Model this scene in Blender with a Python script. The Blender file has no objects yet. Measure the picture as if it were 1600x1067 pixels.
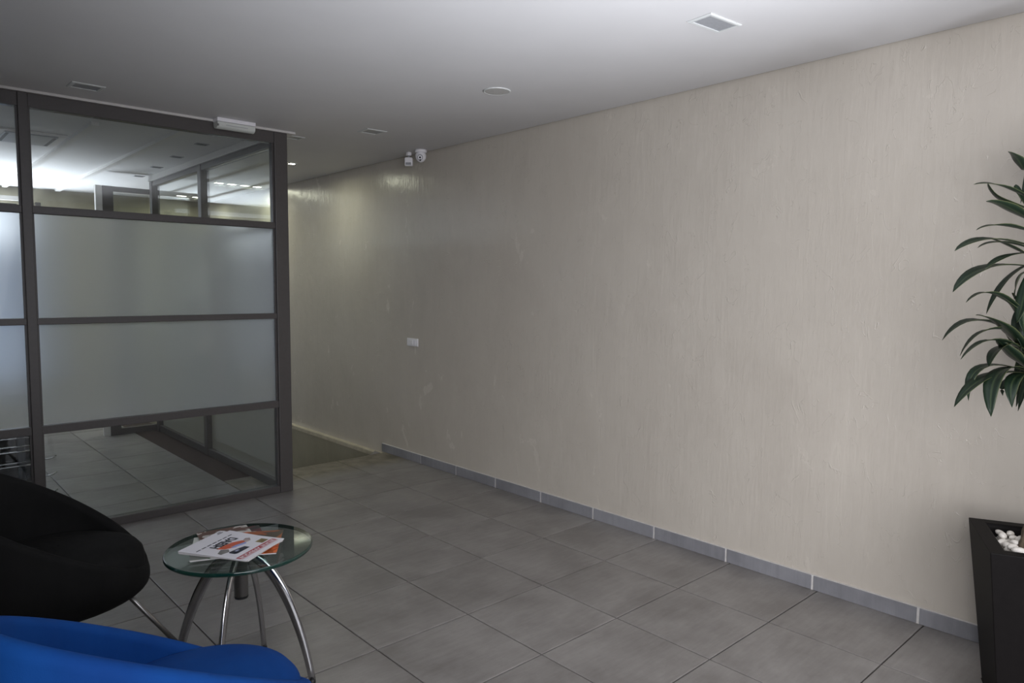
import bpy, math, random
from mathutils import Vector, Matrix
random.seed(7)
T = 0.45                                   # one floor tile, metres; coordinates below are in tiles
SC = bpy.context.scene
COL = SC.collection
H = 5.388                                  # ceiling height
# ------------------------------------------------------------------ camera
F_PX = 1107.7
CR = Vector((0.7379, -0.6748, 0.0060)); CU = Vector((0.0470, 0.0603, 0.9971)); CF = Vector((0.6732, 0.7355, -0.0757))
CP = Vector((-7.1666, -6.1095, 3.1099))
CF.normalize(); CR = (CR - CF*CR.dot(CF)).normalized(); CU = CR.cross(CF)
cam_d = bpy.data.cameras.new('camera'); cam = bpy.data.objects.new('camera', cam_d); COL.objects.link(cam)
cam_d.sensor_width = 36; cam_d.lens = F_PX/1600*36; cam_d.clip_start = 0.02
M = Matrix((CR, CU, -CF)).transposed().to_4x4(); M.translation = CP*T; cam.matrix_world = M
SC.camera = cam
# ------------------------------------------------------------------ world, light, exposure
w = bpy.data.worlds.new('world'); SC.world = w; w.use_nodes = True
bg = w.node_tree.nodes['Background']; bg.inputs[0].default_value = (0.62, 0.75, 1.0, 1); bg.inputs[1].default_value = 0.5
SC.view_settings.view_transform = 'Standard'; SC.view_settings.look = 'None'
SC.view_settings.gamma = 1; SC.view_settings.use_curve_mapping = False; SC.view_settings.exposure = 0.0

def area(name, loc, aim, sx, sy, power, col, spread=180):
    d = bpy.data.lights.new(name, 'AREA'); d.shape = 'RECTANGLE'; d.size = sx*T; d.size_y = sy*T
    d.energy = power; d.color = col; d.spread = math.radians(spread)
    o = bpy.data.objects.new(name, d); COL.objects.link(o); o.location = Vector(loc)*T
    o.rotation_euler = Vector(aim).to_track_quat('-Z', 'Y').to_euler(); return o
# daylight through the window behind the photographer
area('window_daylight', (-6.2, -8.5, 2.75), (1.15, 1, -0.32), 6.4, 4.2, 62, (0.975, 0.965, 1.0), 120)
area('window_ground_bounce', (-3.85, -8.1, 0.9), (0.07, 1.0, 1.05), 2.6, 1.0, 26, (0.88, 0.92, 1.0), 55)
# daylight in the glazed office, from the window in its far wall
area('office_daylight', (-7.3, 13.95, 4.5), (0.25, -1, 0.0), 5.2, 0.75, 6, (0.86, 0.93, 1.0), 160)
area('office_ground_bounce', (-6.0, 13.7, 1.6), (0.3, -0.30, 1.0), 5.2, 1.0, 66, (0.84, 0.91, 1.0), 80)

# ------------------------------------------------------------------ mesh builder
class MB:
    def __init__(s): s.v = []; s.f = []; s.uv = None
    def add(s, vs, fs):
        n = len(s.v); s.v += [Vector(a) for a in vs]; s.f += [tuple(i+n for i in f) for f in fs]; return s
    def box(s, x0, x1, y0, y1, z0, z1):
        return s.add([(x0,y0,z0),(x1,y0,z0),(x1,y1,z0),(x0,y1,z0),(x0,y0,z1),(x1,y0,z1),(x1,y1,z1),(x0,y1,z1)],
                     [(0,3,2,1),(4,5,6,7),(0,1,5,4),(1,2,6,5),(2,3,7,6),(3,0,4,7)])
    def obox(s, c, u, v, hx, hy, z0, z1, tz=None):   # box turned in plan: centre c, axes u v
        c = Vector(c); u = Vector((*u, 0)); v = Vector((*v, 0)); vs = []
        for z in (z0, z1):
            for a, b in ((-1,-1),(1,-1),(1,1),(-1,1)):
                p = c+u*a*hx+v*b*hy; vs.append((p.x, p.y, z))
        return s.add(vs, [(0,3,2,1),(4,5,6,7),(0,1,5,4),(1,2,6,5),(2,3,7,6),(3,0,4,7)])
    def tube(s, pts, r, n=12, r2=None, nrm=None):   # r, r2: radii in the frame (nrm, binormal); lists allowed
        pts = [Vector(p) for p in pts]; m = len(pts); rings = []
        up = Vector(nrm) if nrm else None
        for i, p in enumerate(pts):
            t = (pts[min(i+1, m-1)]-pts[max(i-1, 0)]).normalized()
            if up is None: up = t.orthogonal()
            a = (up - t*up.dot(t)).normalized(); b = t.cross(a); up = a
            ra = r[i] if isinstance(r, (list, tuple)) else r
            rb = ra if r2 is None else (r2[i] if isinstance(r2, (list, tuple)) else r2)
            rings.append([p+a*ra*math.cos(2*math.pi*k/n)+b*rb*math.sin(2*math.pi*k/n) for k in range(n)])
        vs = [q for rg in rings for q in rg]; fs = []
        for i in range(m-1):
            for k in range(n):
                k2 = (k+1) % n; fs.append((i*n+k, i*n+k2, (i+1)*n+k2, (i+1)*n+k))
        fs.append(tuple(range(n-1, -1, -1))); fs.append(tuple((m-1)*n+k for k in range(n)))
        return s.add(vs, fs)
    def lathe(s, c, prof, n=40):
        c = Vector(c); vs = []; fs = []; m = len(prof)
        for r, z in prof:
            for k in range(n):
                a = 2*math.pi*k/n; vs.append((c.x+max(r, 1e-4)*math.cos(a), c.y+max(r, 1e-4)*math.sin(a), c.z+z))
        for i in range(m-1):
            for k in range(n):
                k2 = (k+1) % n; fs.append((i*n+k, i*n+k2, (i+1)*n+k2, (i+1)*n+k))
        return s.add(vs, fs)
    def build(s, name, mat, parent=None, origin=None, smooth=False, bevel=0, **tags):
        if parent is not None: org = parent['_o']; org = Vector(org)
        else:
            org = Vector(origin) if origin is not None else Vector((
                sum(min(getattr(v, a) for v in s.v)+max(getattr(v, a) for v in s.v) for _ in (0,))/2 if a != 'z'
                else min(v.z for v in s.v)) for a in 'xyz')
        me = bpy.data.meshes.new(name); me.from_pydata([(v-org)*T for v in s.v], [], s.f); me.update()
        if s.uv:
            l = me.uv_layers.new(name='UVMap')
            for lp in me.loops: l.data[lp.index].uv = s.uv[lp.vertex_index]
        me.materials.append(mat)
        if mat.name == 'frosted_film_glass':
            me.materials.append(clear_body)
            big = max(p.area for p in me.polygons); first = True
            for p in me.polygons:
                if p.area > big*.99 and first: first = False
                else: p.material_index = 1
        if smooth:
            me.shade_smooth()
        o = bpy.data.objects.new(name, me); COL.objects.link(o)
        if parent is not None: o.parent = parent
        else: o.location = org*T
        o['_o'] = list(org)
        if bevel:
            b = o.modifiers.new('bevel', 'BEVEL'); b.width = bevel*T; b.segments = 2; b.limit_method = 'ANGLE'
        for k, x in tags.items(): o[k] = x
        return o
def B(*a): return MB().box(*a)
def tag(o, label, cat, group=None):
    o['label'] = label; o['category'] = cat
    if group: o['group'] = group
    return o
def thing(name, loc, label, cat, group=None):
    o = bpy.data.objects.new(name, None); COL.objects.link(o); o.empty_display_size = .05
    o.location = Vector(loc)*T; o['_o'] = list(loc); return tag(o, label, cat, group)
def struct(o): o['kind'] = 'structure'; return o
def ray(px, py): return CF + CR*((px-800)/F_PX) + CU*((533.5-py)/F_PX)

# ------------------------------------------------------------------ materials
class Mt:
    def __init__(s, name):
        s.m = bpy.data.materials.new(name); s.m.use_nodes = True; s.t = s.m.node_tree; s.n = s.t.nodes
        s.b = s.n['Principled BSDF']; s.out = s.n['Material Output']
    def node(s, typ, **k):
        n = s.n.new(typ)
        for a, v in k.items():
            if a in n.inputs: n.inputs[a].default_value = v
            else: setattr(n, a, v)
        return n
    def link(s, a, b): s.t.links.new(a, b)
    def noise(s, scale, detail=4, rough=.55, vec=None, stretch=None, dist=0):
        if vec is None: vec = s.node('ShaderNodeTexCoord').outputs['Object']
        if stretch:
            mp = s.node('ShaderNodeMapping'); mp.inputs['Scale'].default_value = stretch; s.link(vec, mp.inputs[0]); vec = mp.outputs[0]
        n = s.node('ShaderNodeTexNoise'); n.inputs['Scale'].default_value = scale; n.inputs['Detail'].default_value = detail
        n.inputs['Roughness'].default_value = rough; n.inputs['Distortion'].default_value = dist
        s.link(vec, n.inputs['Vector']); return n.outputs['Fac']
    def ramp(s, fac, stops):
        r = s.node('ShaderNodeValToRGB'); e = r.color_ramp.elements
        while len(e) < len(stops): e.new(.5)
        for i, (p, c) in enumerate(stops): e[i].position = p; e[i].color = (*c, 1) if len(c) == 3 else c
        s.link(fac, r.inputs[0]); return r.outputs['Color']
    def math(s, op, a, b=None):
        n = s.node('ShaderNodeMath'); n.operation = op
        for i, x in enumerate((a, b)):
            if x is None: continue
            if isinstance(x, (int, float)): n.inputs[i].default_value = x
            else: s.link(x, n.inputs[i])
        return n.outputs[0]
    def bump(s, h, strength, dist=.01, prev=None):
        b = s.node('ShaderNodeBump'); b.inputs['Strength'].default_value = strength; b.inputs['Distance'].default_value = dist
        s.link(h, b.inputs['Height'])
        if prev is not None: s.link(prev, b.inputs['Normal'])
        s.link(b.outputs[0], s.b.inputs['Normal']); return b.outputs[0]
def simple(name, col, rough=.5, metal=0, spec=.5, nscale=0, nbump=0, emit=None, estr=0, vary=0):
    m = Mt(name); b = m.b
    b.inputs['Base Color'].default_value = (*col, 1); b.inputs['Roughness'].default_value = rough
    b.inputs['Metallic'].default_value = metal; b.inputs['Specular IOR Level'].default_value = spec
    if nscale:
        f = m.noise(nscale, 4)
        if vary:
            c = m.ramp(f, [(.3, tuple(x*(1-vary) for x in col)), (.7, tuple(min(1, x*(1+vary)) for x in col))])
            m.link(c, b.inputs['Base Color'])
        if nbump: m.bump(f, nbump, .003)
    if emit: b.inputs['Emission Color'].default_value = (*emit, 1); b.inputs['Emission Strength'].default_value = estr
    return m.m
ceil_m = simple('white_ceiling_paint', (.62, .61, .61), .55, nscale=3, nbump=.02, vary=.02)
frame_m = simple('dark_grey_aluminium', (.075, .068, .066), .42, .0, .5, nscale=60, nbump=.02, vary=.05)
trim_white = simple('white_gypsum', (.62, .60, .58), .5, nscale=20, vary=.03)
chrome = simple('polished_chrome', (.50, .50, .51), .13, 1, nscale=9, vary=.08)
satin = simple('satin_steel', (.30, .295, .29), .28, 1, nscale=30, vary=.06)
rubber = simple('black_rubber', (.012, .012, .013), .5, nscale=50, vary=.1)
plastic_w = simple('white_plastic', (.84, .83, .86), .35, nscale=30, vary=.02)
plastic_w2 = simple('white_plastic_key', (.90, .88, .93), .25, nscale=30, vary=.02)
black_m = simple('dark_slot', (.02, .02, .02), .5, nscale=30, vary=.1)
lamp_off = simple('grey_diffuser', (.30, .31, .33), .35, nscale=80, vary=.08)
grey_rim = simple('grey_metal_rim', (.60, .61, .60), .4, nscale=60, vary=.04)
planter_m = simple('black_lacquered_planter', (.006, .005, .005), .6, 0, .12, nscale=40, nbump=.03, vary=.15)
soil_m = simple('pale_gravel', (.50, .47, .42), .8, nscale=40, nbump=.4, vary=.3)
pebble_m = simple('white_pebble', (.78, .74, .68), .45, nscale=14, nbump=.1, vary=.1)
bark_m = simple('dracaena_cane', (.10, .075, .05), .8, nscale=60, nbump=.6, vary=.5)
grout_m = simple('dark_floor_grout', (.050, .030, .024), .9, nscale=40, vary=.3)
wgrout = simple('white_skirting_grout', (.62, .60, .58), .8, nscale=40, vary=.1)
cream = simple('cream_stair_trim', (.52, .47, .36), .6, nscale=20, vary=.12)
lit_m = simple('lit_lamp', (1, 1, .95), .5, emit=(1, .96, .82), estr=14, nscale=5)

def plaster(name, c0, c1, rough=.3, k=1.0):
    m = Mt(name); tc = m.node('ShaderNodeTexCoord').outputs['Object']
    big = m.noise(.9, 5, .6, tc); fine = m.noise(7, 6, .65, tc, (1, .8, .35), .6)
    mix = m.math('ADD', m.math('MULTIPLY', big, .6), m.math('MULTIPLY', fine, .4))
    m.link(m.ramp(mix, [(.36, c0), (.62, c1)]), m.b.inputs['Base Color'])
    # short trowel creases: thin ridges where a warped noise crosses its middle, kept only in places
    cr = m.noise(7.5, 3, .5, tc, (1, 1.25, .8), .7)
    ridge = m.math('SUBTRACT', 1.0, m.math('MINIMUM', m.math('MULTIPLY', m.math('ABSOLUTE', m.math('SUBTRACT', cr, .5)), 140.0), 1.0))
    mask = m.math('GREATER_THAN', m.noise(8, 2, .5, tc), .50)
    ridge = m.math('MULTIPLY', ridge, mask)
    b1 = m.bump(ridge, .30*k, .006)
    streak = m.noise(26, 4, .6, tc, (1, 1.6, .2))
    b2 = m.bump(streak, .27*k, .008, b1)
    m.bump(m.noise(3.2, 3, .5, tc), .25*k, .03, b2)
    rr = m.node('ShaderNodeMapRange'); m.link(fine, rr.inputs[0]); rr.inputs[3].default_value = rough-.07; rr.inputs[4].default_value = rough+.12
    m.link(rr.outputs[0], m.b.inputs['Roughness']); m.b.inputs['Specular IOR Level'].default_value = .45
    return m.m
wall_m = plaster('beige_trowelled_plaster', (.50, .458, .40), (.55, .508, .445), .22)
wall2_m = plaster('olive_beige_plaster', (.30, .275, .205), (.40, .37, .285), .45, .5)

def tile_mat(name, c0, c1, rough, dirt=False):
    m = Mt(name); tc = m.node('ShaderNodeTexCoord').outputs['Object']
    oi = m.node('ShaderNodeObjectInfo')
    ad = m.node('ShaderNodeVectorMath'); ad.operation = 'ADD'; sc = m.node('ShaderNodeVectorMath'); sc.operation = 'SCALE'
    sc.inputs[0].default_value = (37, 19, 5); m.link(oi.outputs['Random'], sc.inputs['Scale']); m.link(tc, ad.inputs[0]); m.link(sc.outputs[0], ad.inputs[1])
    v = ad.outputs[0]
    a = m.noise(3.4, 6, .62, v); b = m.noise(3, 6, .7, v, (2.2, 14, 1))
    mix = m.math('ADD', m.math('MULTIPLY', a, .7), m.math('MULTIPLY', b, .3))
    mix = m.math('ADD', mix, m.math('MULTIPLY', m.math('SUBTRACT', oi.outputs['Random'], .5), .05))
    col = m.ramp(mix, [(.38, c0), (.62, c1)])
    if dirt:
        g = m.node('ShaderNodeNewGeometry'); sx = m.node('ShaderNodeSeparateXYZ'); m.link(g.outputs['Position'], sx.inputs[0])
        n = m.noise(3.4, 5, .6, g.outputs['Position'])
        e = m.math('ADD', m.math('MULTIPLY', m.math('SUBTRACT', sx.outputs['Y'], 4.35*T), 5.0), m.math('SUBTRACT', n, .42))
        e = m.math('MINIMUM', m.math('MAXIMUM', e, 0.0), .8)
        mx = m.node('ShaderNodeMix'); mx.data_type = 'RGBA'; m.link(e, mx.inputs[0]); m.link(col, mx.inputs[6]); 
        m.link(m.ramp(m.noise(9, 5, .6, g.outputs['Position']), [(.35, (.10, .085, .05)), (.65, (.26, .225, .16))]), mx.inputs[7]); col = mx.outputs[2]
    m.link(col, m.b.inputs['Base Color'])
    rr = m.node('ShaderNodeMapRange'); m.link(a, rr.inputs[0]); rr.inputs[3].default_value = rough-.06; rr.inputs[4].default_value = rough+.08
    m.link(rr.outputs[0], m.b.inputs['Roughness'])
    m.bump(b, .05, .002); return m.m
tile_m = tile_mat('grey_porcelain_tile', (.185, .172, .163), (.285, .270, .257), .36)
tile_dirty = tile_mat('grey_porcelain_tile_soiled', (.185, .172, .163), (.285, .270, .257), .45, True)
skirt_m = tile_mat('blue_grey_skirting_tile', (.20, .20, .215), (.28, .28, .30), .5)

def two_sided_fresnel(m):
    g = m.node('ShaderNodeNewGeometry'); mr = m.node('ShaderNodeMapRange'); m.link(g.outputs['Backfacing'], mr.inputs[0])
    mr.inputs[3].default_value = 1.5; mr.inputs[4].default_value = 1/1.5
    fr = m.node('ShaderNodeFresnel'); m.link(mr.outputs[0], fr.inputs[0]); return fr
def glass_mat(name, tint, refl=1.0, rough=0.0):
    m = Mt(name); m.n.remove(m.b)
    tr = m.node('ShaderNodeBsdfTransparent'); tr.inputs[0].default_value = (*tint, 1)
    gl = m.node('ShaderNodeBsdfGlossy'); gl.inputs['Roughness'].default_value = rough; gl.inputs[0].default_value = (1, 1, 1, 1)
    fr = two_sided_fresnel(m)
    fac = m.math('MULTIPLY', fr.outputs[0], refl)
    mx = m.node('ShaderNodeMixShader'); m.link(fac, mx.inputs[0]); m.link(tr.outputs[0], mx.inputs[1]); m.link(gl.outputs[0], mx.inputs[2])
    m.link(mx.outputs[0], m.out.inputs[0]); return m.m
glass_m = glass_mat('clear_glass', (.93, .95, .945), 1.0)
top_glass = glass_mat('green_tinted_table_glass', (.74, .81, .79), .8)
def frosted():
    m = Mt('frosted_film_glass'); m.n.remove(m.b)
    tl = m.node('ShaderNodeBsdfTranslucent'); tl.inputs[0].default_value = (.93, .97, .98, 1)
    df = m.node('ShaderNodeBsdfDiffuse'); df.inputs[0].default_value = (.56, .60, .60, 1)
    n = m.noise(2.5, 3, .5)
    f = m.node('ShaderNodeMapRange'); m.link(n, f.inputs[0]); f.inputs[3].default_value = .25; f.inputs[4].default_value = .30
    a = m.node('ShaderNodeMixShader'); m.link(f.outputs[0], a.inputs[0]); m.link(tl.outputs[0], a.inputs[1]); m.link(df.outputs[0], a.inputs[2])
    rf = m.node('ShaderNodeBsdfRefraction'); rf.inputs['IOR'].default_value = 1.25; rf.inputs['Roughness'].default_value = .5; rf.inputs[0].default_value = (.94, .985, 1.0, 1)
    a2 = m.node('ShaderNodeMixShader'); a2.inputs[0].default_value = .55; m.link(a.outputs[0], a2.inputs[1]); m.link(rf.outputs[0], a2.inputs[2])
    gl = m.node('ShaderNodeBsdfGlossy'); gl.inputs['Roughness'].default_value = .03
    fr = two_sided_fresnel(m)
    b = m.node('ShaderNodeMixShader'); m.link(fr.outputs[0], b.inputs[0]); m.link(a2.outputs[0], b.inputs[1]); m.link(gl.outputs[0], b.inputs[2])
    m.link(b.outputs[0], m.out.inputs[0]); return m.m
frost_m = frosted()
clear_body = glass_mat('clear_glass_body', (.99, .99, .99), 0.0)
def fabric(name, c0, c1, sheen=.2):
    m = Mt(name); tc = m.node('ShaderNodeTexCoord').outputs['Object']
    a = m.noise(5, 4, .5, tc); m.link(m.ramp(a, [(.3, c0), (.7, c1)]), m.b.inputs['Base Color'])
    m.b.inputs['Roughness'].default_value = .85; m.b.inputs['Specular IOR Level'].default_value = .2
    m.b.inputs['Sheen Weight'].default_value = sheen; m.b.inputs['Sheen Tint'].default_value = (*c1, 1)
    b1 = m.bump(m.noise(420, 2, .5, tc), .25, .001)
    m.bump(m.noise(7, 2, .4, tc, (2.2, 1, .35)), .35, .02, b1)       # soft vertical puckers
    return m.m
blue_f = fabric('royal_blue_wool_felt', (.003, .045, .22), (.004, .066, .29), .08)
black_f = fabric('black_wool_felt', (.006, .006, .006), (.010, .010, .010), .02)

# ------------------------------------------------------------------ setting: floor
FY = 5.22                                   # the floor ends here beside the right wall and the stairs go down
SX = -2.62                                  # line of the glazed side wall
floor = MB().box(-13, 0.0, -9, 4.9, -.10, -.02).box(-13, SX+.18, 4.9, 14.2, -.10, -.02).box(SX+.18, 0, 4.9, FY-.05, -.10, -.02).build('floor', grout_m, origin=(0, 0, 0))
struct(floor)
W0 = 1.042; G = .0062
tiles_mesh = {}
def tile_obj(x0, x1, y0, y1, mat, far=False):
    key = (round(x1-x0, 3), round(y1-y0, 3), mat.name)
    if key not in tiles_mesh:
        m = MB(); a, b = (x1-x0)/2-G, (y1-y0)/2-G; c = .006
        m.add([(-a,-b,-.03),(a,-b,-.03),(a,b,-.03),(-a,b,-.03),(-a,-b,-c*.4),(a,-b,-c*.4),(a,b,-c*.4),(-a,b,-c*.4),
               (-a+c,-b+c,0),(a-c,-b+c,0),(a-c,b-c,0),(-a+c,b-c,0)],
              [(0,3,2,1),(0,1,5,4),(1,2,6,5),(2,3,7,6),(3,0,4,7),(4,5,9,8),(5,6,10,9),(6,7,11,10),(7,4,8,11),(8,9,10,11)])
        me = bpy.data.meshes.new('floor_tile'); me.from_pydata([v*T for v in m.v], [], m.f); me.materials.append(mat); tiles_mesh[key] = me
    o = bpy.data.objects.new('floor_tile', tiles_mesh[key]); COL.objects.link(o); o.parent = floor
    o.location = ((x0+x1)/2*T, (y0+y1)/2*T, 0)
rest = MB()
def inview(x, y):
    for dx in (0, .5, 1):
        for dy in (0, .5, 1):
            d = Vector((x+dx, y+dy, 0))-CP; z = d.dot(CF)
            if z < .5: continue
            px = 800+F_PX*d.dot(CR)/z; py = 533.5-F_PX*d.dot(CU)/z
            if -60 < px < 1660 and 560 < py < 1130: return True
    return False
for i in range(0, 12):
    x1 = -W0-(i-1) if i else 0.0
    x0 = -W0-i
    for j in range(-9, 15):
        y0, y1 = float(j), float(j+1)
        if x1 > SX+.2 and y1 > 4:           # beside the stair head
            if y0 >= 5: continue
            if y0 >= 4: y1 = FY
        xx1 = x1
        if y0 >= FY:
            if x0 > SX: continue
            if x1 > SX+.15: xx1 = SX+.15
        if y1 > 14.2: y1 = 14.2
        if inview(x0, y0) and y0 < 11:
            tile_obj(x0, xx1, y0, y1, tile_dirty if 3 <= y0 < 5 and x0 > -3.2 else tile_m)
        else:
            rest.box(x0+G, xx1-G, y0+G, y1-G, -.03, 0)
o = rest.build('floor_tile', tile_m, parent=None, origin=(0, 0, 0)); o.parent = floor; o['kind'] = 'stuff'

# ceiling with a thin shadow gap along the right wall
struct(MB().box(-13, -.035, -9, 14.3, H, H+.15).build('ceiling', ceil_m, origin=(-6.5, 2.6, H)))
struct(MB().box(-13, .4, -9, 14.3, H+.2, H+.3).build('trim_1', trim_white, origin=(-6.5, 2.6, H+.2)))
# right wall
struct(MB().box(0, .3, -9, 14.3, -6, H+.2).build('wall_right', wall_m, origin=(0, 2.6, 0)))
# walls behind and left of the camera, with the window the light comes through
struct(MB().box(-13, -9.6, -8.95, -8.7, 0, H).box(-2.8, -2.5, -8.95, -8.7, 0, H).box(-2.5, 0, -8.95, -8.7, 4.5, H).box(-9.6, -2.8, -8.95, -8.7, 0, .4).box(-9.6, -2.8, -8.95, -8.7, 5.1, H).build('wall_back', wall_m, origin=(-6, -8.8, 0)))
m = MB().box(-9.6, -2.8, -8.9, -8.8, .4, .5).box(-9.6, -2.8, -8.9, -8.8, 5.0, 5.1)
for x in (-9.6, -7.35, -5.1, -2.9): m.box(x, x+.1, -8.9, -8.8, .5, 5.0)
struct(m.build('window_1', frame_m, origin=(-6.2, -8.85, .4)))
struct(MB().box(-2.5, 0, -8.85, -8.75, 0, 4.5).build('door_1', frame_m, origin=(-1.25, -8.8, 0)))
struct(MB().box(-13, -12.7, -9, 3.98, 0, H).build('wall_left', wall2_m, origin=(-12.85, -2.5, 0)))
# far wall beyond the office, and its left wall with a window
struct(MB().box(-13, -10.2, 14.1, 14.4, 0, H).box(-10.2, -4.4, 14.1, 14.4, 0, .9).box(-10.2, -4.4, 14.1, 14.4, 5.0, H).box(-4.4, 0, 14.1, 14.4, -6, H).build('wall_far', wall2_m, origin=(-6.5, 14.25, 0)))
struct(MB().box(-11.6, -11.4, 4.2, 14.1, 0, H).build('wall_office', wall2_m, origin=(-11.5, 9, 0)))
m = MB().box(-10.2, -4.4, 14.12, 14.22, .9, 1.0).box(-10.2, -4.4, 14.12, 14.22, 4.9, 5.0)
for x in (-10.2, -8.3, -6.4, -4.5): m.box(x, x+.1, 14.12, 14.22, 1.0, 4.9)
struct(m.build('window_2', frame_m, origin=(-7.3, 14.17, .9)))

# skirting of the right wall: tiles with white joints
sk = struct(B(-.025, 0, -9, 5.33, 0, .156).build('baseboard_right', wgrout, origin=(0, -2, 0)))
sk_meshes = {}
ys = [5.33, 4.05] + [4.05-k for k in range(1, 14)]
ys = [5.33] + [4.05-k for k in range(0, 13)]
for a, b in zip(ys[:-1], ys[1:]):
    L = a-b
    g = .012 if b < 3 else .008
    m = MB().box(-.034, -.0, b+g, a-g, .002, .153)
    m.build('skirting_tile', skirt_m, parent=sk, bevel=.004)

# stairwell beside the glass box: lower wall ledge, nosing piece, steps going down
struct(B(-.11, -.001, FY+.05, 14.1, -.105, -.03).build('trim_2', cream, origin=(0, 9, -.105)))
struct(B(-.10, -.001, FY+.05, 14.1, -6, -.108).build('wall_stair', wall2_m, origin=(0, 9, -6)))
struct(B(SX+.0, SX+.18, FY-.3, 14.1, -6, -.11).build('wall_stairwell', wall2_m, origin=(SX, 9, -6)))
struct(MB().box(SX+.18, 0, FY-.05, FY, -6, -.032).build('wall_landing', wall2_m, origin=(-1.2, FY, -6)))
st = struct(MB().add([(-.36, FY+.002, -.025), (-.125, FY+.002, -.025), (-.12, FY+.2, -.025), (-.36, FY+.002, .004), (-.125, FY+.002, .004), (-.12, FY+.2, .012)],
    [(0,2,1),(3,4,5),(0,1,4,3),(1,2,5,4),(2,0,3,5)]).build('trim_3', tile_m, origin=(-.2, FY, -.02)))
stairs = thing('staircase', (-1.3, FY+.02, -3.9), 'stone staircase going down beyond the floor edge beside the right wall', 'stairs')
for k in range(10):
    z = -.38*(k+1)
    B(SX+.2, -.12, FY+.02+.62*k, FY+.02+.62*(k+1)+.04, z-.08, z).build('step', tile_m, parent=stairs)
    B(SX+.2, -.12, FY+.02+.62*(k+1), FY+.02+.62*(k+1)+.04, z-.30, z-.08).build('riser', tile_m, parent=stairs)

# ------------------------------------------------------------------ glazed front wall of the office
YF = 3.98
fp = thing('glass_partition', (-5.5, YF+.09, 0), 'dark grey framed front glass wall with two frosted bands facing the round table', 'partition')
D = .16
def mfr(parent, name, *a, mat=frame_m): return B(*a).build(name, mat, parent=parent, bevel=.006)
XL = -11.4
mfr(fp, 'corner_post', -2.64, -2.445, YF, YF+.195, 0, 5.35)
for x in (-5.735, -8.9):
    mfr(fp, 'mullion', x, x+.10, YF+.0, YF+D, 0.0, 5.35)
spans = [(-5.635, -2.64), (-8.80, -5.735), (XL, -8.9)]
levels = [(0, .105, 'bottom_rail'), (1.30, 1.40, 'rail'), (2.63, 2.71, 'rail'), (3.955, 4.045, 'rail'), (5.19, 5.35, 'top_rail')]
for a, b in spans:
    for z0, z1, nm in levels:
        mfr(fp, nm, a, b, YF+.012, YF+D-.012, z0, z1)
    zz = [(.105, 1.30, 0), (1.40, 2.63, 1), (2.71, 3.955, 1), (4.045, 5.19, 0)]
    for z0, z1, fr in zz:
        B(a+.004, b-.004, YF+.075, YF+.10, z0+.002, z1-.002).build('frosted_pane' if fr else 'clear_pane', frost_m if fr else glass_m, parent=fp)
        # thin glazing beads at both sides
        for xx in (a, b-.022):
            B(xx, xx+.022, YF+.045, YF+.075, z0, z1).build('glazing_bead', frame_m, parent=fp)
mfr(fp, 'head_trim', XL, -2.32, YF-.02, YF+.20, 5.352, 5.386, mat=trim_white)
# side wall of the office, parallel to the right wall
sp = thing('glass_partition', (SX+.08, 7.2, 0), 'dark grey framed side glass wall seen through the front glass, beside the stairwell', 'partition')
py = [4.19, 7.12, 10.0]
for i, y in enumerate(py[1:]):
    mfr(sp, 'post', SX, SX+.155, y, y+.16, 0, 5.27)
for a, b in ((YF+.2, 7.12), (7.28, 10.0)):
    for z0, z1, nm in [(0, .13, 'bottom_rail'), (3.955, 4.045, 'rail'), (5.17, 5.27, 'top_rail')]:
        mfr(sp, nm, SX+.012, SX+.14, a, b, z0, z1)
    B(SX+.06, SX+.085, a+.01, b-.01, .132, 3.953).build('frosted_pane', frost_m, parent=sp)
    B(SX+.06, SX+.085, a+.01, b-.01, 4.047, 5.168).build('clear_pane', glass_m, parent=sp)
mfr(sp, 'head_trim', SX-.02, SX+.17, YF+.2, 10.16, 5.272, 5.386, mat=trim_white)
# far glazed wall closing the office
bp = thing('glass_partition', (-3.2, 10.2, 0), 'dark framed far glass wall with a light door post at the back of the office', 'partition')
mfr(bp, 'post', -3.62, -3.50, 10.17, 10.29, 0, 5.12, mat=trim_white)
mfr(bp, 'post', -3.50, -3.30, 10.17, 10.29, 0, 5.12)
mfr(bp, 'top_rail', -3.30, SX+.155, 10.18, 10.28, 5.02, 5.12)
mfr(bp, 'bottom_rail', -3.30, SX+.155, 10.18, 10.28, 0, .13)
B(-3.298, SX+.0, 10.22, 10.24, .132, 4.998).build('clear_pane', glass_m, parent=bp)
# office ceiling battens, access panel, bulkhead of the far wall
struct(B(-4.70, -4.60, 5.3, 13.9, H-.05, H).build('trim_4', trim_white, origin=(-4.65, 9, H-.05)))
struct(B(-3.66, -3.56, 4.3, 13.9, H-.05, H).build('trim_5', trim_white, origin=(-3.6, 9, H-.05)))
struct(B(-11, -4.2, 13.98, 14.09, 5.06, 5.16).build('trim_6', trim_white, origin=(-6, 14, 5.06)))
struct(MB().box(-4.05, -3.95, 13.95, 14.1, 0, 5.05).build('trim_7', frame_m, origin=(-4, 14, 0)))
ap = thing('ceiling_air_unit', (-5.1, 7.15, H-.03), 'flat square air conditioning cassette in the office ceiling behind the glass', 'air conditioner')
B(-5.62, -4.74, 6.62, 7.72, H-.03, H-.001).build('frame', trim_white, parent=ap, bevel=.008)
B(-5.52, -4.84, 6.72, 7.62, H-.045, H-.03).build('panel', lamp_off, parent=ap, bevel=.006)
for sx in (0, 1): B(-5.50+sx*.60, -5.46+sx*.60, 6.78, 7.56, H-.05, H-.045).build('air_slot', black_m, parent=ap)

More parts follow.
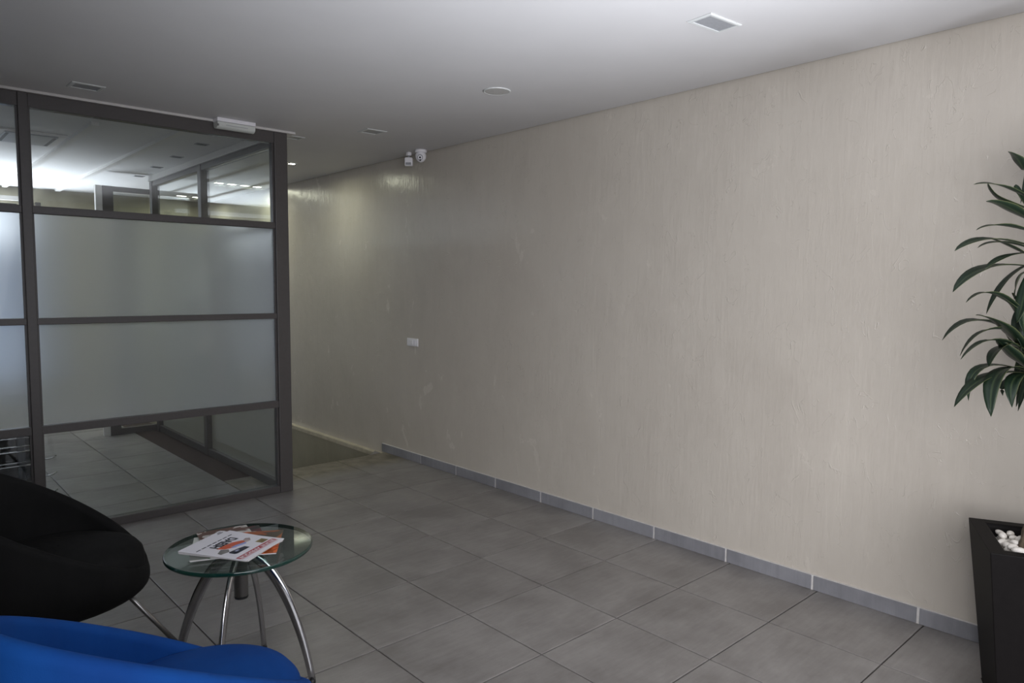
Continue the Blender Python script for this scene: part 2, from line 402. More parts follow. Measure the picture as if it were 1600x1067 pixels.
# ------------------------------------------------------------------ ceiling fixtures
def rect_light(x, y, ang, sx, sy, label, group=None, lit=None, rim=grey_rim, dark=False):
    t = thing('ceiling_light', (x, y, H-.03), label, 'light', group)
    c, s = math.cos(ang), math.sin(ang); u, v = (c, s), (-s, c); q = .26
    m = MB()
    ix, iy = sx-sy*q*1.1, sy*(1-q*1.1)
    # bevelled rim ring
    def rg(hx, hy, z): return [Vector((x, y, z))+Vector((u[0]*a*hx+v[0]*b*hy, u[1]*a*hx+v[1]*b*hy, 0)) for a, b in ((-1,-1),(1,-1),(1,1),(-1,1))]
    vs = rg(sx, sy, H-.001)+rg(sx, sy, H-.008)+rg(sx-.012, sy-.012, H-.013)+rg(ix, iy, H-.011)+rg(ix, iy, H-.002)
    fs = []
    for k in range(4):
        for e in range(4):
            e2 = (e+1) % 4; fs.append((k*4+e, (k+1)*4+e, (k+1)*4+e2, k*4+e2))
    m.add(vs, fs).build('rim', rim, parent=t)
    MB().obox((x, y, 0), u, v, ix, iy, H-.006, H-.002).build('diffuser', lit_m if lit else (black_m if dark else lamp_off), parent=t)
    if lit:
        d = bpy.data.lights.new('lamp', 'AREA'); d.shape = 'RECTANGLE'; d.size = sx*2*T; d.size_y = sy*2*T; d.energy = lit; d.color = (.97, 1, .76); d.spread = math.radians(175)
        o = bpy.data.objects.new('lamp', d); COL.objects.link(o); o.parent = t; o.location = (0, 0, -.01)
    return t
rect_light(-1.655, -2.64, math.radians(-5), .215, .125, 'unlit rectangular ceiling light with white rim, large at the upper right', 'unlit ceiling lights of the lobby')
rect_light(-5.155, 3.37, math.radians(2), .17, .14, 'unlit ceiling light above the left end of the front glass wall', 'unlit ceiling lights of the lobby')
rect_light(-1.52, 3.13, math.radians(-2), .16, .15, 'unlit ceiling light between the round speaker and the dome camera', 'unlit ceiling lights of the lobby')
rect_light(-2.19, 4.33, math.radians(0), .15, .12, 'unlit ceiling light half hidden behind the corner post of the glass wall', 'unlit ceiling lights of the lobby')
for k, yy in enumerate((5.86, 7.34, 8.77, 10.25)):
    rect_light(-3.016+.077*k, yy, 0, .10, .075, ['dark square ceiling light in the office, nearest of the row of four', 'dark square ceiling light in the office, second of the row of four from the front',
        'dark square ceiling light in the office, third of the row of four from the front', 'dark square ceiling light in the office, farthest of the row of four'][k], 'dark ceiling lights in the office', rim=lamp_off, dark=True)
rect_light(-1.16, 6.55, 0, .075, .075, 'small lit ceiling spot just right of the corner post of the glass wall', None, lit=3.5)
for k in range(4):
    rect_light(-1.22+.29*k, 10.05, 0, .115, .10, 'lit square ceiling light over the stairs, behind the glass, ' + ['leftmost of four', 'second of four from the left', 'third of four from the left', 'rightmost of four'][k], 'lit lights over the stairs', lit=1.2)
for k in range(2):
    rect_light(-1.06+.38*k, 13.05, 0, .14, .10, 'lit square ceiling light at the far end of the stairs, ' + ['left of two', 'right of two'][k], 'lit lights at the far end of the stairs', lit=2)
spk = thing('ceiling_speaker', (-1.615, .242, H-.03), 'round white ceiling speaker with grille, alone in the middle of the ceiling', 'speaker')
MB().lathe((-1.615, .242, H), [(.160, -.001), (.160, -.008), (.155, -.012), (.148, -.013), (.142, -.009)], 48).build('rim', grey_rim, parent=spk, smooth=True)
MB().lathe((-1.615, .242, H), [(.143, -.009), (.10, -.011), (0, -.012)], 48).build('grille', simple('speaker_grille', (.46, .45, .43), .6, nscale=300, nbump=.5, vary=.12), parent=spk, smooth=True)

# emergency light over the front glass wall
em = thing('emergency_light', (-3.25, 3.9, 5.25), 'white emergency light box with clear ribbed cover above the front glass wall', 'emergency light')
B(-3.52, -2.99, 3.79, 3.96, 5.335, 5.387).build('body', plastic_w, parent=em, bevel=.008)
m = MB(); n = 10; vs = []
for x in (-3.515, -2.995):
    for k in range(n+1):
        a = math.pi*k/n; vs.append((x, 3.875-.078*math.cos(a), 5.33-.085*max(0, math.sin(a))**.6))
m.add(vs, [(k, k+1, n+2+k, n+1+k) for k in range(n)]+[tuple(range(n, -1, -1)), tuple(range(n+1, 2*n+2)), (0, n+1, 2*n+1, n)])
m.build('cover', simple('ribbed_clear_cover', (.62, .64, .61), .2, nscale=5, vary=.02), parent=em)
B(-3.40, -3.10, 3.80, 3.82, 5.29, 5.30).build('tube', lamp_off, parent=em)
B(-3.517, -3.50, 3.788, 3.80, 5.27, 5.30).build('clip', chrome, parent=em)

# dome camera and motion sensor
cx, cy = -.19, 3.79
dc = thing('dome_camera', (cx, cy, 5.2), 'white turret security camera with black lens on the ceiling edge', 'camera')
MB().lathe((cx, cy, H), [(0, -.001), (.096, -.001), (.10, -.02), (.096, -.045), (.08, -.05), (0, -.05)], 32).build('mount', plastic_w, parent=dc, smooth=True)
lk = (CP-Vector((cx, cy, 5.3))).normalized(); lk = (lk+Vector((-.1, .1, -.25))).normalized()
m = MB(); vs = []; fs = []; N = 16
for i in range(N+1):
    th = math.pi*i/N
    for k in range(24):
        a = 2*math.pi*k/24; vs.append((cx+.092*math.sin(th)*math.cos(a), cy+.092*math.sin(th)*math.sin(a), 5.295+.112*math.cos(th)*(.6 if th < math.pi/2 else 1)))
for i in range(N):
    for k in range(24): fs.append((i*24+k, (i+1)*24+k, (i+1)*24+(k+1) % 24, i*24+(k+1) % 24))
m.add(vs, fs).build('housing', plastic_w, parent=dc, smooth=True)
c0 = Vector((cx, cy, 5.29)); 
MB().tube([c0+lk*.08, c0+lk*.102], .045, 24).build('face_ring', lamp_off, parent=dc)
MB().tube([c0+lk*.08, c0+lk*.104], .036, 24).build('face_plate', plastic_w2, parent=dc)
MB().tube([c0+lk*.095, c0+lk*.110], .016, 16).build('lens', black_m, parent=dc)
MB().tube([c0+lk*.09+Vector((.004, 0, -.045)), c0+lk*.103+Vector((.004, 0, -.045))], .014, 16).build('infrared_window', black_m, parent=dc)
sx_, sy_ = -.22, 4.10
ps = thing('motion_sensor', (sx_, sy_, 5.1), 'small white motion sensor on a bracket left of the dome camera', 'sensor')
B(sx_-.035, sx_+.035, sy_-.035, sy_+.035, 5.33, 5.387).build('bracket', plastic_w, parent=ps, bevel=.01)
MB().tube([(sx_, sy_, 5.34), (sx_, sy_, 5.29)], .014).build('stem', lamp_off, parent=ps)
m = MB(); u2 = Vector((.74, -.67)); v2 = Vector((.67, .74))
m.obox((sx_, sy_, 0), u2, v2, .068, .045, 5.155, 5.30).build('housing', plastic_w, parent=ps, bevel=.02)
m = MB(); m.obox((sx_-.67*.05, sy_-.74*.05, 0), u2, v2, .045, .008, 5.17, 5.21).build('lens', lamp_off, parent=ps, bevel=.004)

# wall switch
sw = thing('wall_switch', (-.02, 4.315, 2.065), 'white double switch plate on the right wall', 'switch')
B(-.022, -.001, 4.15, 4.48, 2.065, 2.205).build('plate', plastic_w, parent=sw, bevel=.008)
B(-.027, -.022, 4.20, 4.29, 2.09, 2.175).build('rocker', plastic_w2, parent=sw, bevel=.004)
B(-.030, -.022, 4.295, 4.40, 2.09, 2.175).build('rocker', plastic_w, parent=sw, bevel=.004)

# ------------------------------------------------------------------ tub armchairs
def armchair(cx, cy, yaw, fab, label, legcol):
    t = thing('tub_armchair', (cx, cy, 0), label, 'armchair', 'tub armchairs around the glass table')
    a, b, zf, zb, pw = .80, .67, .83, 1.74, .875
    cy_, sy2 = math.cos(yaw), math.sin(yaw)
    def P(x, y, z): return Vector((cx+x*cy_-y*sy2, cy+x*sy2+y*cy_, z))
    NU, R_ = 72, .050
    zB = .44
    def rimz(th): return zf+(zb-zf)*((1-math.cos(th))/2)**pw - .05
    rows = []
    def ring(fn): rows.append([fn(2*math.pi*k/NU) for k in range(NU)])
    # outer skin, bottom centre to rim
    ring(lambda th: P(-.06, 0, zB-.005) + (P(math.cos(th)*.01, math.sin(th)*.01, 0)-P(0, 0, 0)))
    for i in range(1, 15):
        s_ = i/14
        h_ = math.sin(s_*math.pi/2)**.8; v_ = (1-math.cos(s_*math.pi/2))**1.05
        def f(th, h_=h_, v_=v_):
            z = zB+(rimz(th)-zB)*v_; ox = -.06*(1-h_)
            bul = 1+.055*math.sin(math.pi*v_)
            return P(ox+(a-.002)*h_*math.cos(th)*bul, (b-.002)*h_*math.sin(th)*bul, z)
        ring(f)
    # rolled rim
    for k in range(1, 8):
        q = math.pi*k/8
        def f(th, q=q):
            off = -R_+R_*math.cos(q)
            return P((a+off)*math.cos(th), (b+off)*math.sin(th), rimz(th)+R_*1.05*math.sin(q))
        ring(f)
    # inner skin down to the seat
    for i in range(0, 11):
        s_ = 1-i/10
        h_ = (.30+.70*math.sin(s_*math.pi/2)**.9); v_ = (1-math.cos(s_*math.pi/2))
        def f(th, h_=h_, v_=v_):
            z = .66+(rimz(th)-.66)*v_
            pk = 1+.006*math.sin(th*22)*math.sin(math.pi*v_)
            return P((a-2*R_)*h_*math.cos(th)*pk, (b-2*R_)*h_*math.sin(th)*pk, z)
        ring(f)
    ring(lambda th: P(.01*math.cos(th), .01*math.sin(th), .655))
    vs = [p for r in rows for p in r]; fs = []
    for i in range(len(rows)-1):
        for k in range(NU):
            k2 = (k+1) % NU; fs.append((i*NU+k, i*NU+k2, (i+1)*NU+k2, (i+1)*NU+k))
    MB().add(vs, fs).build('shell', fab, parent=t, smooth=True)
    # round seat cushion, crowned, standing slightly above the front rim
    rows = []
    ca, cb, ox = .61, .54, .165
    prof = [(0, .72), (.80, .72), (.95, .75), (1.0, .82), (1.005, .88), (.98, .94), (.92, .985), (.80, 1.01), (.5, 1.03), (.25, 1.038), (0, 1.04)]
    for r_, z in prof:
        rows.append([P(ox+max(r_, .01)*ca*math.cos(2*math.pi*k/NU), max(r_, .01)*cb*math.sin(2*math.pi*k/NU), z+.0*r_) for k in range(NU)])
    vs = [p for r in rows for p in r]; fs = []
    for i in range(len(rows)-1):
        for k in range(NU):
            k2 = (k+1) % NU; fs.append((i*NU+k, i*NU+k2, (i+1)*NU+k2, (i+1)*NU+k))
    MB().add(vs, fs).build('seat_cushion', fab, parent=t, smooth=True)
    MB().tube([P(-.06, 0, .35), P(-.06, 0, .47)], .20, 32).build('base_plate', black_m, parent=t)
    for k in range(4):
        an = k*math.pi/2+.07
        d = lambda r_, z: P(-.0+r_*math.cos(an), r_*math.sin(an), z)
        q0 = .56 if k % 2 == 0 else .47
        lg = MB().tube([d(q0, .66), d(q0+(1.02-q0)*.5, .345), d(1.02, .03)], .021, 12).build('leg', satin, parent=t, smooth=True)
        MB().tube([d(1.013, .04), d(1.035, .001)], .026, 12).build('foot', rubber, parent=lg)
    return t
armchair(-6.261, .447, -.40, black_f, 'black felt tub armchair on thin metal legs, left of the glass table', None)
armchair(-6.171, -2.447, .391, blue_f, 'bright blue felt tub armchair in the lower left foreground', None)

# ------------------------------------------------------------------ round glass table
tx, ty = -5.115, -.79
TZ = 1.12
tb = thing('side_table', (tx, ty, 0), 'low round glass table on four arched chrome legs between the armchairs', 'table')
R = .535
MB().lathe((tx, ty, TZ), [(0, 0), (R-.008, 0), (R-.008, -.030), (0, -.030)], 96).build('glass_top', top_glass, parent=tb)
edge = Mt('dark_green_glass_edge'); edge.b.inputs['Base Color'].default_value = (.006, .05, .036, 1); edge.b.inputs['Roughness'].default_value = .08; edge.b.inputs['Coat Weight'].default_value = .6
edge.link(edge.ramp(edge.noise(6, 3), [(.3, (.002, .022, .017)), (.7, (.006, .045, .034))]), edge.b.inputs['Base Color'])
MB().lathe((tx, ty, TZ), [(R-.008, .0), (R-.003, -.002), (R, -.008), (R, -.022), (R-.003, -.028), (R-.008, -.030)], 96).build('polished_edge', edge.m, parent=tb, smooth=True)
MB().lathe((tx, ty, 0), [(0, .725), (.045, .725), (.052, .735), (.052, 1.05), (.10, 1.075), (.105, 1.09), (0, 1.09)], 32).build('hub', satin, parent=tb, smooth=True)
MB().lathe((tx, ty, 0), [(0, .712), (.050, .714), (.053, .728), (0, .728)], 24).build('hub_cap', rubber, parent=tb)
for k in range(4):
    an = math.radians([50, 140, 229, -39][k]); c, s = math.cos(an), math.sin(an)
    p0, p1, p2, p3 = (.045, 1.055), (.23, 1.03), (.43, .62), (.53, .04)
    pts = []; NS = 20
    for i in range(NS+1):
        q = i/NS; w_ = ((1-q)**3, 3*q*(1-q)**2, 3*q*q*(1-q), q**3)
        r_ = sum(a_*b_[0] for a_, b_ in zip(w_, (p0, p1, p2, p3))); z_ = sum(a_*b_[1] for a_, b_ in zip(w_, (p0, p1, p2, p3)))
        pts.append((tx+r_*c, ty+r_*s, z_))
    ra = [.041-.014*max(0, (i/NS-.5)*2) for i in range(NS+1)]
    lg = MB().tube(pts, ra, 16, [.021]*(NS+1), nrm=(c*.3, s*.3, 1)).build('leg', chrome, parent=tb, smooth=True)
    e = Vector(pts[-1])
    MB().lathe((e.x, e.y, 0), [(0, .001), (.022, .001), (.027, .015), (.024, .045), (0, .05)], 16).build('foot', rubber, parent=lg, smooth=True)

# magazines: a white news magazine on top of a fanned stack
def magazine(cx, cy, z, ang, wd, ht, th, mat, label, pages=None):
    t = thing('magazine', (cx, cy, z), label, 'magazine', 'magazines on the glass table')
    u = (math.cos(ang), math.sin(ang)); v = (-math.sin(ang), math.cos(ang))
    MB().obox((cx, cy, 0), u, v, wd/2-.004, ht/2-.004, z, z+th*.8).build('pages', pages or page_m, parent=t)
    MB().obox((cx, cy, 0), u, v, wd/2, ht/2, z+th*.8, z+th).build('cover', mat, parent=t)
    return t, u, v
page_m = simple('magazine_paper', (.62, .60, .60), .6, nscale=60, vary=.06)
white_p = simple('glossy_white_cover', (.80, .79, .84), .3, nscale=3, vary=.02)
def cover(name, stops, scale=6, st=(1, 1, 1)):
    m = Mt(name); m.link(m.ramp(m.noise(scale, 3, .5, None, st, .5), stops), m.b.inputs['Base Color']); m.b.inputs['Roughness'].default_value = .3
    for e in m.n:
        if e.type == 'VALTORGB': e.color_ramp.interpolation = 'CONSTANT'
    return m.m
dark_c = cover('dark_red_photo_cover', [(0, (.10, .01, .015)), (.42, (.015, .012, .008)), (.56, (.05, .035, .012)), (.60, (.45, .38, .25)), (.63, (.02, .015, .01))], 9, (1, 3, 1))
orange_c = cover('orange_brown_cover', [(0, (.05, .03, .015)), (.45, (.35, .08, .01)), (.55, (.75, .16, .03)), (.65, (.12, .05, .02))], 9)
brown_c = cover('brown_white_cover', [(0, (.55, .53, .5)), (.45, (.12, .05, .03)), (.58, (.6, .58, .55))], 9, (1, 2, 1))
green_c = cover('pale_green_cover', [(0, (.6, .63, .58)), (.5, (.25, .42, .22)), (.6, (.6, .62, .6))], 8)
A0 = math.radians(-149)
mx0, my0 = -5.232, -.945
th = .0115; z = TZ+.0005
magazine(-5.12, -.68, z, math.radians(166), .46, .58, th, dark_c, 'magazine with a dark red photo cover, sticking out behind the stack'); z += th
magazine(-5.22, -.76, z, math.radians(-22), .46, .50, th, green_c, 'magazine with pale green edge, low in the stack on its left side'); z += th
magazine(-5.15, -.615, z, math.radians(-10), .38, .42, th, brown_c, 'magazine with brown and white cover, peeking out at the left of the stack'); z += th
magazine(-5.09, -.89, z, math.radians(150), .46, .50, th, orange_c, 'magazine with an orange cover corner at the right of the stack'); z += th
magazine(-5.185, -.885, z, math.radians(25), .43, .53, th, white_p, 'plain white magazine turned askew in the stack, its corners showing at the right'); z += th
magazine(-5.225, -.925, z, math.radians(-146), .455, .575, th, white_p, 'white magazine directly under the top news magazine'); z += th
tm, u, v = magazine(mx0, my0, z, A0, .455, .575, th, white_p, 'white news magazine with red banner on top of the stack'); z += th
U = Vector((*u, 0)); V = Vector((*v, 0)); O = Vector((mx0, my0, z)); 
red_m = simple('red_banner', (.42, .012, .035), .35, nscale=9, vary=.05); blk = simple('navy_black_ink', (.012, .014, .03), .35, nscale=9, vary=.1)
wht = simple('white_ink', (.85, .84, .86), .35, nscale=9, vary=.02)
def patch(name, mat, pts, zz=.0006):
    vs = [O+U*x*.97+V*y*.92+Vector((0, 0, zz)) for x, y in pts]; n = len(vs)
    lo = [p-Vector((0, 0, .0005)) for p in vs]
    return MB().add(vs+lo, [tuple(range(n))]+[(i, n+i, n+(i+1) % n, (i+1) % n) for i in range(n)]).build(name, mat, parent=tm)
def rect(x0, x1, y0, y1): return [(x0, y0), (x1, y0), (x1, y1), (x0, y1)]
def text(s, name, mat, x0, x1, y0, y1, zz=.0012, bold=.02):
    c = bpy.data.curves.new(name, 'FONT'); c.body = s; c.size = 1; c.offset = bold; c.extrude = .0
    o = bpy.data.objects.new(name, c); COL.objects.link(o); bpy.context.view_layer.update()
    me = bpy.data.meshes.new_from_object(o.evaluated_get(bpy.context.evaluated_depsgraph_get())); bpy.data.objects.remove(o)
    xs = [q.co.x for q in me.vertices]; ysv = [q.co.y for q in me.vertices]; ax, bx, ay, by = min(xs), max(xs), min(ysv), max(ysv)
    for q in me.vertices:
        p = O+U*.97*(x0+(q.co.x-ax)/(bx-ax)*(x1-x0))+V*.92*(y0+(q.co.y-ay)/(by-ay)*(y1-y0))+Vector((0, 0, zz)); q.co = (p-Vector(tm['_o']))*T
    me.materials.clear(); me.materials.append(mat); me.name = name
    k = bpy.data.objects.new(name, me); COL.objects.link(k); k.parent = tm; return k
patch('banner', red_m, rect(-.205, .225, .215, .262))
text('JEUNE AFRIQUE', 'banner_text', wht, -.195, .215, .219, .259)
patch('banner_rule', red_m, rect(-.205, .225, .270, .274))
patch('cover_photo', simple('olive_photo', (.20, .15, .05), .35, nscale=20, vary=.5), rect(-.185, -.105, .13, .20))
text('DAESH', 'headline', blk, -.13, .11, -.13, -.045, bold=.045)
for k in range(3):
    yq = -.135-.022*k
    for j in range(7):
        x0 = -.20+.058*j+.012*k
        if k != 1: continue
        patch('subtitle_line', blk, rect(x0, x0+.045, yq-.012, yq))
patch('photo_figure', cover('orange_figure', [(0, (.62, .10, .03)), (.55, (.75, .19, .07)), (.7, (.45, .06, .02))], 20), [(.12, -.05), (.10, .01), (.04, .06), (-.03, .07), (-.09, .05), (-.10, .01), (-.04, -.03), (.04, -.05)], .0010)
patch('photo_figure', simple('blue_grey_ink', (.25, .32, .60), .4, nscale=20, vary=.2), [(.05, .055), (-.06, .085), (-.08, .06), (0, .03), (.06, .03)], .0014)
patch('photo_figure', simple('grey_ink', (.22, .21, .20), .4, nscale=30, vary=.5), [(.12, -.01), (.19, .02), (.20, .06), (.13, .08), (.09, .04)], .0008)
patch('photo_figure', simple('skin_ink', (.42, .34, .33), .4, nscale=30, vary=.4), [(-.09, .02), (-.15, .0), (-.17, .03), (-.13, .07), (-.08, .07)], .0008)
patch('caption_box', blk, [(.05, .10), (.14, .085), (.155, .10), (.155, .15), (.14, .162), (.0, .165), (0, .115)], .0016)
patch('caption_mark', simple('pale_ink', (.40, .42, .60), .4, nscale=30, vary=.1), rect(.075, .11, .11, .13), .0020)
patch('corner_text', blk, rect(-.21, -.15, -.275, -.265)); patch('corner_text', blk, rect(-.21, -.17, -.295, -.285))

# ------------------------------------------------------------------ chrome rack behind the glass
rk = thing('chrome_rack', (-6.15, 4.6, 0), 'rack of paired chrome rods with dark uprights on the office floor, behind the front glass', 'rack')
upm = simple('blue_grey_upright', (.035, .042, .052), .4, nscale=20, vary=.1)
for x in (-6.60, -5.83): B(x, x+.085, 4.48, 4.56, 0, 1.27).build('upright', upm, parent=rk, bevel=.01)
for x in (-6.65, -5.88): B(x, x+.18, 4.35, 4.95, 0, .05).build('foot', frame_m, parent=rk, bevel=.01)
B(-6.72, -5.62, 4.93, 4.96, .05, 1.25).build('added_dark_backing', rubber, parent=rk)  # dark sheet added to darken the view behind the rods, no rack part
for zz in (1.20, 1.095, 1.03, .893, .85, .678, .62, .45, .40):
    long_ = zz in (.893, .678, .45)
    r_end = -5.50 if long_ else -5.66
    pts = [(-6.75+(r_end+6.75)*k/8, 4.465, zz) for k in range(9)]
    if long_: pts += [(r_end+.045, 4.475, zz+.008), (r_end+.085, 4.51, zz+.022)]
    MB().tube(pts, .009, 8).build('rod', chrome, parent=rk, smooth=True)
    if zz in (1.03, .85, .62, .40): B(-6.70, -5.56 if zz < 1 else -5.66, 4.50, 4.92, zz-.03, zz-.012).build('shelf', rubber, parent=rk)

# ------------------------------------------------------------------ planter and dracaena
PA = Vector((-.60, -4.456)); PZ = 1.268; S = .86
pu = Vector((math.cos(math.radians(-156.5)), math.sin(math.radians(-156.5)))); pv = Vector((-pu.y*-1, 0))
pv = Vector((math.cos(math.radians(-66.5)), math.sin(math.radians(-66.5))))
pc = PA+(pu+pv)*S/2
pl = thing('planter', (pc.x, pc.y, 0), 'tall tapered square black planter against the right wall at the frame edge', 'planter')
def sq(h, z): return [(pc.x+pu.x*a*h+pv.x*b*h, pc.y+pu.y*a*h+pv.y*b*h, z) for a, b in ((-1,-1),(1,-1),(1,1),(-1,1))]
vs = sq(.30, 0)+sq(S/2, PZ)+sq(S/2-.10, PZ)+sq(S/2-.115, PZ-.02)+sq(S/2-.13, PZ-.35)
fs = [(0, 1, 2, 3)]
for k in range(4):
    for e in range(4):
        e2 = (e+1) % 4; fs.append((k*4+e, k*4+e2, (k+1)*4+e2, (k+1)*4+e))
MB().add(vs, fs).build('pot', planter_m, parent=pl, bevel=.006)
MB().add(sq(S/2-.125, PZ-.10)+sq(S/2-.13, PZ-.30), [(0,1,2,3),(7,6,5,4)]+[(e,(e+1)%4+0,4+(e+1)%4,4+e) for e in range(4)]).build('gravel_bed', soil_m, parent=pl)['kind'] = 'stuff'
rnd = random.Random(5)
peb = []
tries = 0
while len(peb) < 70 and tries < 4000:
    tries += 1
    a, b = rnd.uniform(-.25, .25), rnd.uniform(-.25, .25); r_ = rnd.uniform(.028, .046)
    lay = 0 if len(peb) < 44 else 1
    if any(l2 == lay and (a-p)**2+(b-q_)**2 < ((r_+r2)*.88)**2 for p, q_, r2, l2 in peb): continue
    if abs(a) < .06 and abs(b) < .06: continue
    peb.append((a, b, r_, lay))
base_meshes = []
for k in range(5):
    m = MB(); vs = []; fs = []; N = 8
    for i in range(N+1):
        t_ = math.pi*i/N
        for j in range(14):
            an = 2*math.pi*j/14; w_ = 1+.10*math.sin(2*an+k)+.05*math.sin(3*an+t_+k)
            vs.append((1.15*w_*math.sin(t_)*math.cos(an), (.80+.06*k)*w_*math.sin(t_)*math.sin(an), .68*math.cos(t_)))
    for i in range(N):
        for j in range(14): fs.append((i*14+j, (i+1)*14+j, (i+1)*14+(j+1) % 14, i*14+(j+1) % 14))
    me = bpy.data.meshes.new('pebble'); me.from_pydata([Vector(q)*T for q in vs], [], fs); me.materials.append(pebble_m); me.shade_smooth(); base_meshes.append(me)
for k, (a, b, r_, lay) in enumerate(peb):
    o = bpy.data.objects.new('pebble', base_meshes[k % 5]); COL.objects.link(o)
    o.location = Vector((pc.x+pu.x*a+pv.x*b, pc.y+pu.y*a+pv.y*b, PZ-.10+r_*.62+lay*.042))*T
    o.scale = (r_, r_, r_); o.rotation_euler = (rnd.uniform(-.2, .2), rnd.uniform(-.2, .2), rnd.uniform(0, 6.28))
    tag(o, 'smooth white pebble on the gravel in the black planter', 'pebble', 'white pebbles in the planter')

leaf_m = Mt('striped_dracaena_leaf'); L_ = leaf_m
uvn = L_.node('ShaderNodeUVMap'); sxyz = L_.node('ShaderNodeSeparateXYZ'); L_.link(uvn.outputs[0], sxyz.inputs[0])
nz = L_.noise(1, 2, .5, uvn.outputs[0], (60, 1.5, 1))
cc = L_.ramp(L_.math('ADD', sxyz.outputs[0], L_.math('MULTIPLY', L_.math('SUBTRACT', nz, .5), .10)),
     [(0, (.075, .085, .035)), (.09, (.011, .024, .012)), (.40, (.006, .016, .009)), (.475, (.030, .048, .022)), (.525, (.030, .048, .022)), (.60, (.006, .016, .009)), (.91, (.011, .024, .012))])
L_.link(cc, L_.b.inputs['Base Color']); L_.b.inputs['Roughness'].default_value = .42; L_.b.inputs['Specular IOR Level'].default_value = .35
L_.bump(nz, .25, .002)
dr = thing('dracaena', (pc.x, pc.y, PZ-.15), 'dracaena plant with long drooping striped leaves in the black planter', 'plant')
def leaf(pts, wd, side=None, tw=0.0):
    P0, P1, P2 = [Vector(p) for p in pts]; n = 12; vs = []; uv = []
    C1 = P1*2-(P0+P2)*.5                      # curve passes through the middle point
    for i in range(n+1):
        t_ = i/n; c_ = P0*(1-t_)**2+C1*2*t_*(1-t_)+P2*t_*t_
        d_ = ((C1-P0)*(1-t_)+(P2-C1)*t_).normalized()
        sd = d_.cross(Vector((0, 0, 1)));
        if sd.length < .05: sd = Vector((.7, -.7, 0))
        sd.normalize(); nn = sd.cross(d_).normalized()
        ang = tw*(t_*.8+.2); sd2 = sd*math.cos(ang)+nn*math.sin(ang); nn2 = nn*math.cos(ang)-sd*math.sin(ang)
        w_ = wd*(.42+.58*math.sin(min(1, t_*2.1)*math.pi/2))*(1-t_**3.2)**.8+.001
        for k, (q, h) in enumerate(((-1, .22), (-.5, .06), (0, 0), (.5, .06), (1, .22))):
            wav = .08*math.sin(t_*9+q*2)*abs(q)
            vs.append(c_+sd2*(q*w_)+nn2*((h+wav)*w_)); uv.append(((q+1)/2, t_*3))
    fs = [(i*5+k, i*5+k+1, (i+1)*5+k+1, (i+1)*5+k) for i in range(n) for k in range(4)]
    m = MB().add(vs, fs); m.uv = uv
    o = m.build('leaf', leaf_m.m, parent=dr, smooth=True)
    sl = o.modifiers.new('thick', 'SOLIDIFY'); sl.thickness = .0007; return o
cane = Vector((pc.x+.03, pc.y+.02, 0))
heads = [cane+Vector((-.06, .04, 2.62)), cane+Vector((.05, -.06, 3.45)), cane+Vector((.02, .06, 4.0))]
for k, hd in enumerate(heads):
    b0 = Vector((pc.x+(-.085, .05, .0)[k], pc.y+(.115, -.05, .02)[k], PZ-.11))
    pts = [b0.lerp(hd, i/26)+Vector((.018*math.sin(i*.5+k), .015*math.cos(i*.6+k), 0)) for i in range(27)]
    MB().tube(pts, [.042+.006*math.sin(i*2.4)-.0004*i for i in range(27)], 12).build('cane', bark_m, parent=dr, smooth=True)
NRM = Vector((CF.x, CF.y, 0)).normalized()
def at(px, py, off):
    px, py = 1440+px*.4124, 220+py*.4124
    d = ray(px, py); c = Vector((cane.x, cane.y, 0))-NRM*off
    return CP+d*((c-CP).dot(NRM)/d.dot(NRM))
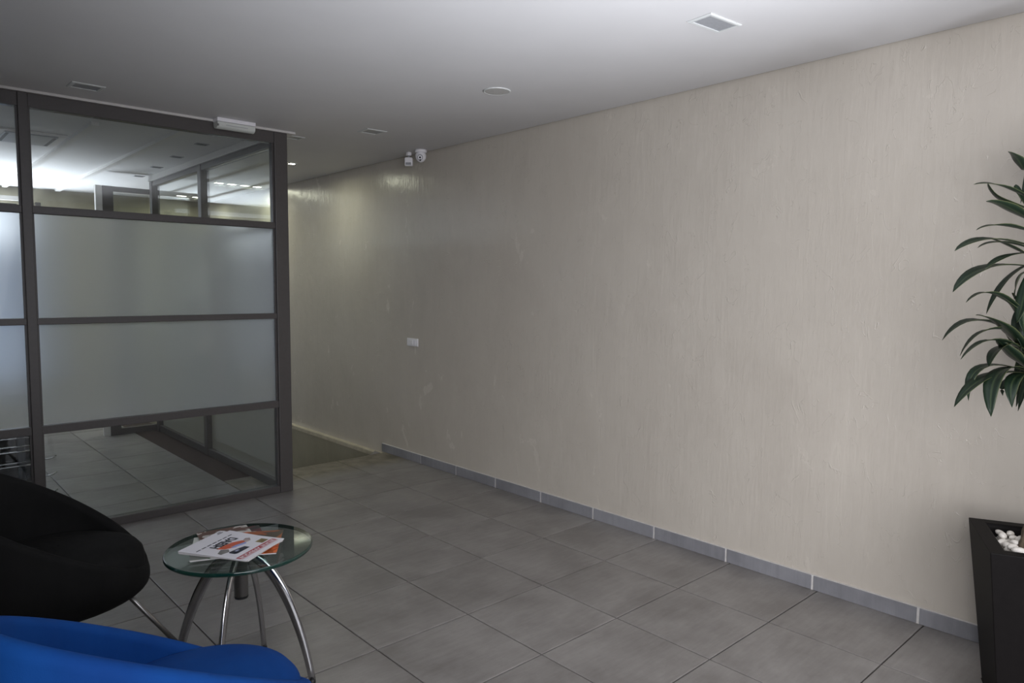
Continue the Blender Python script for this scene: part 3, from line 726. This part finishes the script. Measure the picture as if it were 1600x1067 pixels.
LV = [((388,110),(360,65),(328,40),.9,.1),((420,225),(300,170),(198,165),.7,.2),((430,260),(300,225),(250,158),1.1,.0),((430,310),(320,248),(245,228),1.1,.25),
 ((425,300),(375,215),(357,165),.9,-.1),((430,350),(300,320),(207,338),.9,.1),((430,405),(250,372),(125,417),.9,.25),((430,415),(300,384),(212,405),.8,.0),
 ((430,450),(330,398),(245,365),.8,-.1),((430,425),(320,438),(240,485),.7,.3),((430,480),(240,482),(118,573),1.2,.2),((400,470),(310,540),(245,655),.7,.0),
 ((400,665),(270,578),(168,612),.8,.2),((410,810),(300,700),(205,660),1.5,.15),((395,760),(210,680),(78,755),1.2,-.05),((390,740),(245,718),(145,815),.9,.1),
 ((395,800),(260,755),(148,828),.8,.25),((400,860),(335,800),(283,750),1.3,.05),((405,860),(355,790),(320,735),1.2,-.1),((370,770),(290,790),(255,855),1.2,.1),
 ((390,870),(220,862),(178,985),.9,.1),((390,880),(235,900),(123,1008),1.2,.2),((385,865),(285,890),(263,1045),1.5,.3),((400,880),(345,912),(343,1010),1.1,.2),
 ((390,885),(318,915),(308,965),.6,.0),((400,690),(360,610),(345,575),.6,-.1),((410,720),(355,640),(310,600),.8,.05),((400,520),(385,600),(360,690),1.0,.1),
 ((405,500),(370,520),(350,600),1.0,-.05),((420,540),(388,640),(392,760),1.2,.1),((400,600),(375,700),(380,820),1.3,.05)]
for k, (p0, p1, p2, wd, off) in enumerate(LV):
    leaf([at(*p0, 0.0), at(*p1, off*.6), at(*p2, off)], .046*wd, tw=rnd.uniform(-.5, .5))
for k in range(14):
    b0 = cane+Vector((.02, -.03, 2.72+.055*k)); an = 2.4*k
    d = Vector((math.cos(an), math.sin(an), 0))
    leaf([b0, b0+d*.09+Vector((0, 0, .08)), b0+d*.14+Vector((0, 0, .19))], .022)
for hi, hd in enumerate(heads):                # leaves on the sides the photograph does not frame
    for k in range(22):
        an = rnd.uniform(-2.3, .75); ln = rnd.uniform(.55, .95); el = rnd.uniform(-.25, .7)
        d = Vector((math.cos(an), math.sin(an), 0))
        if an > .3 or an < -2.1: ln *= .6
        if d.x > .1: ln = min(ln, .62/d.x)
        b0 = hd+Vector((0, 0, rnd.uniform(-.25, .1)))
        md = b0+d*ln*.5+Vector((0, 0, el*.45)); tp = b0+d*ln+Vector((0, 0, el*.45-rnd.uniform(.15, .5)))
        if tp.x > -.05: tp.x = -.05
        if md.x > -.08: md.x = -.08
        leaf([b0, md, tp], .046*rnd.uniform(.8, 1.4), tw=rnd.uniform(-.4, .4))

for o in bpy.data.objects:
    if '_o' in o: del o['_o']
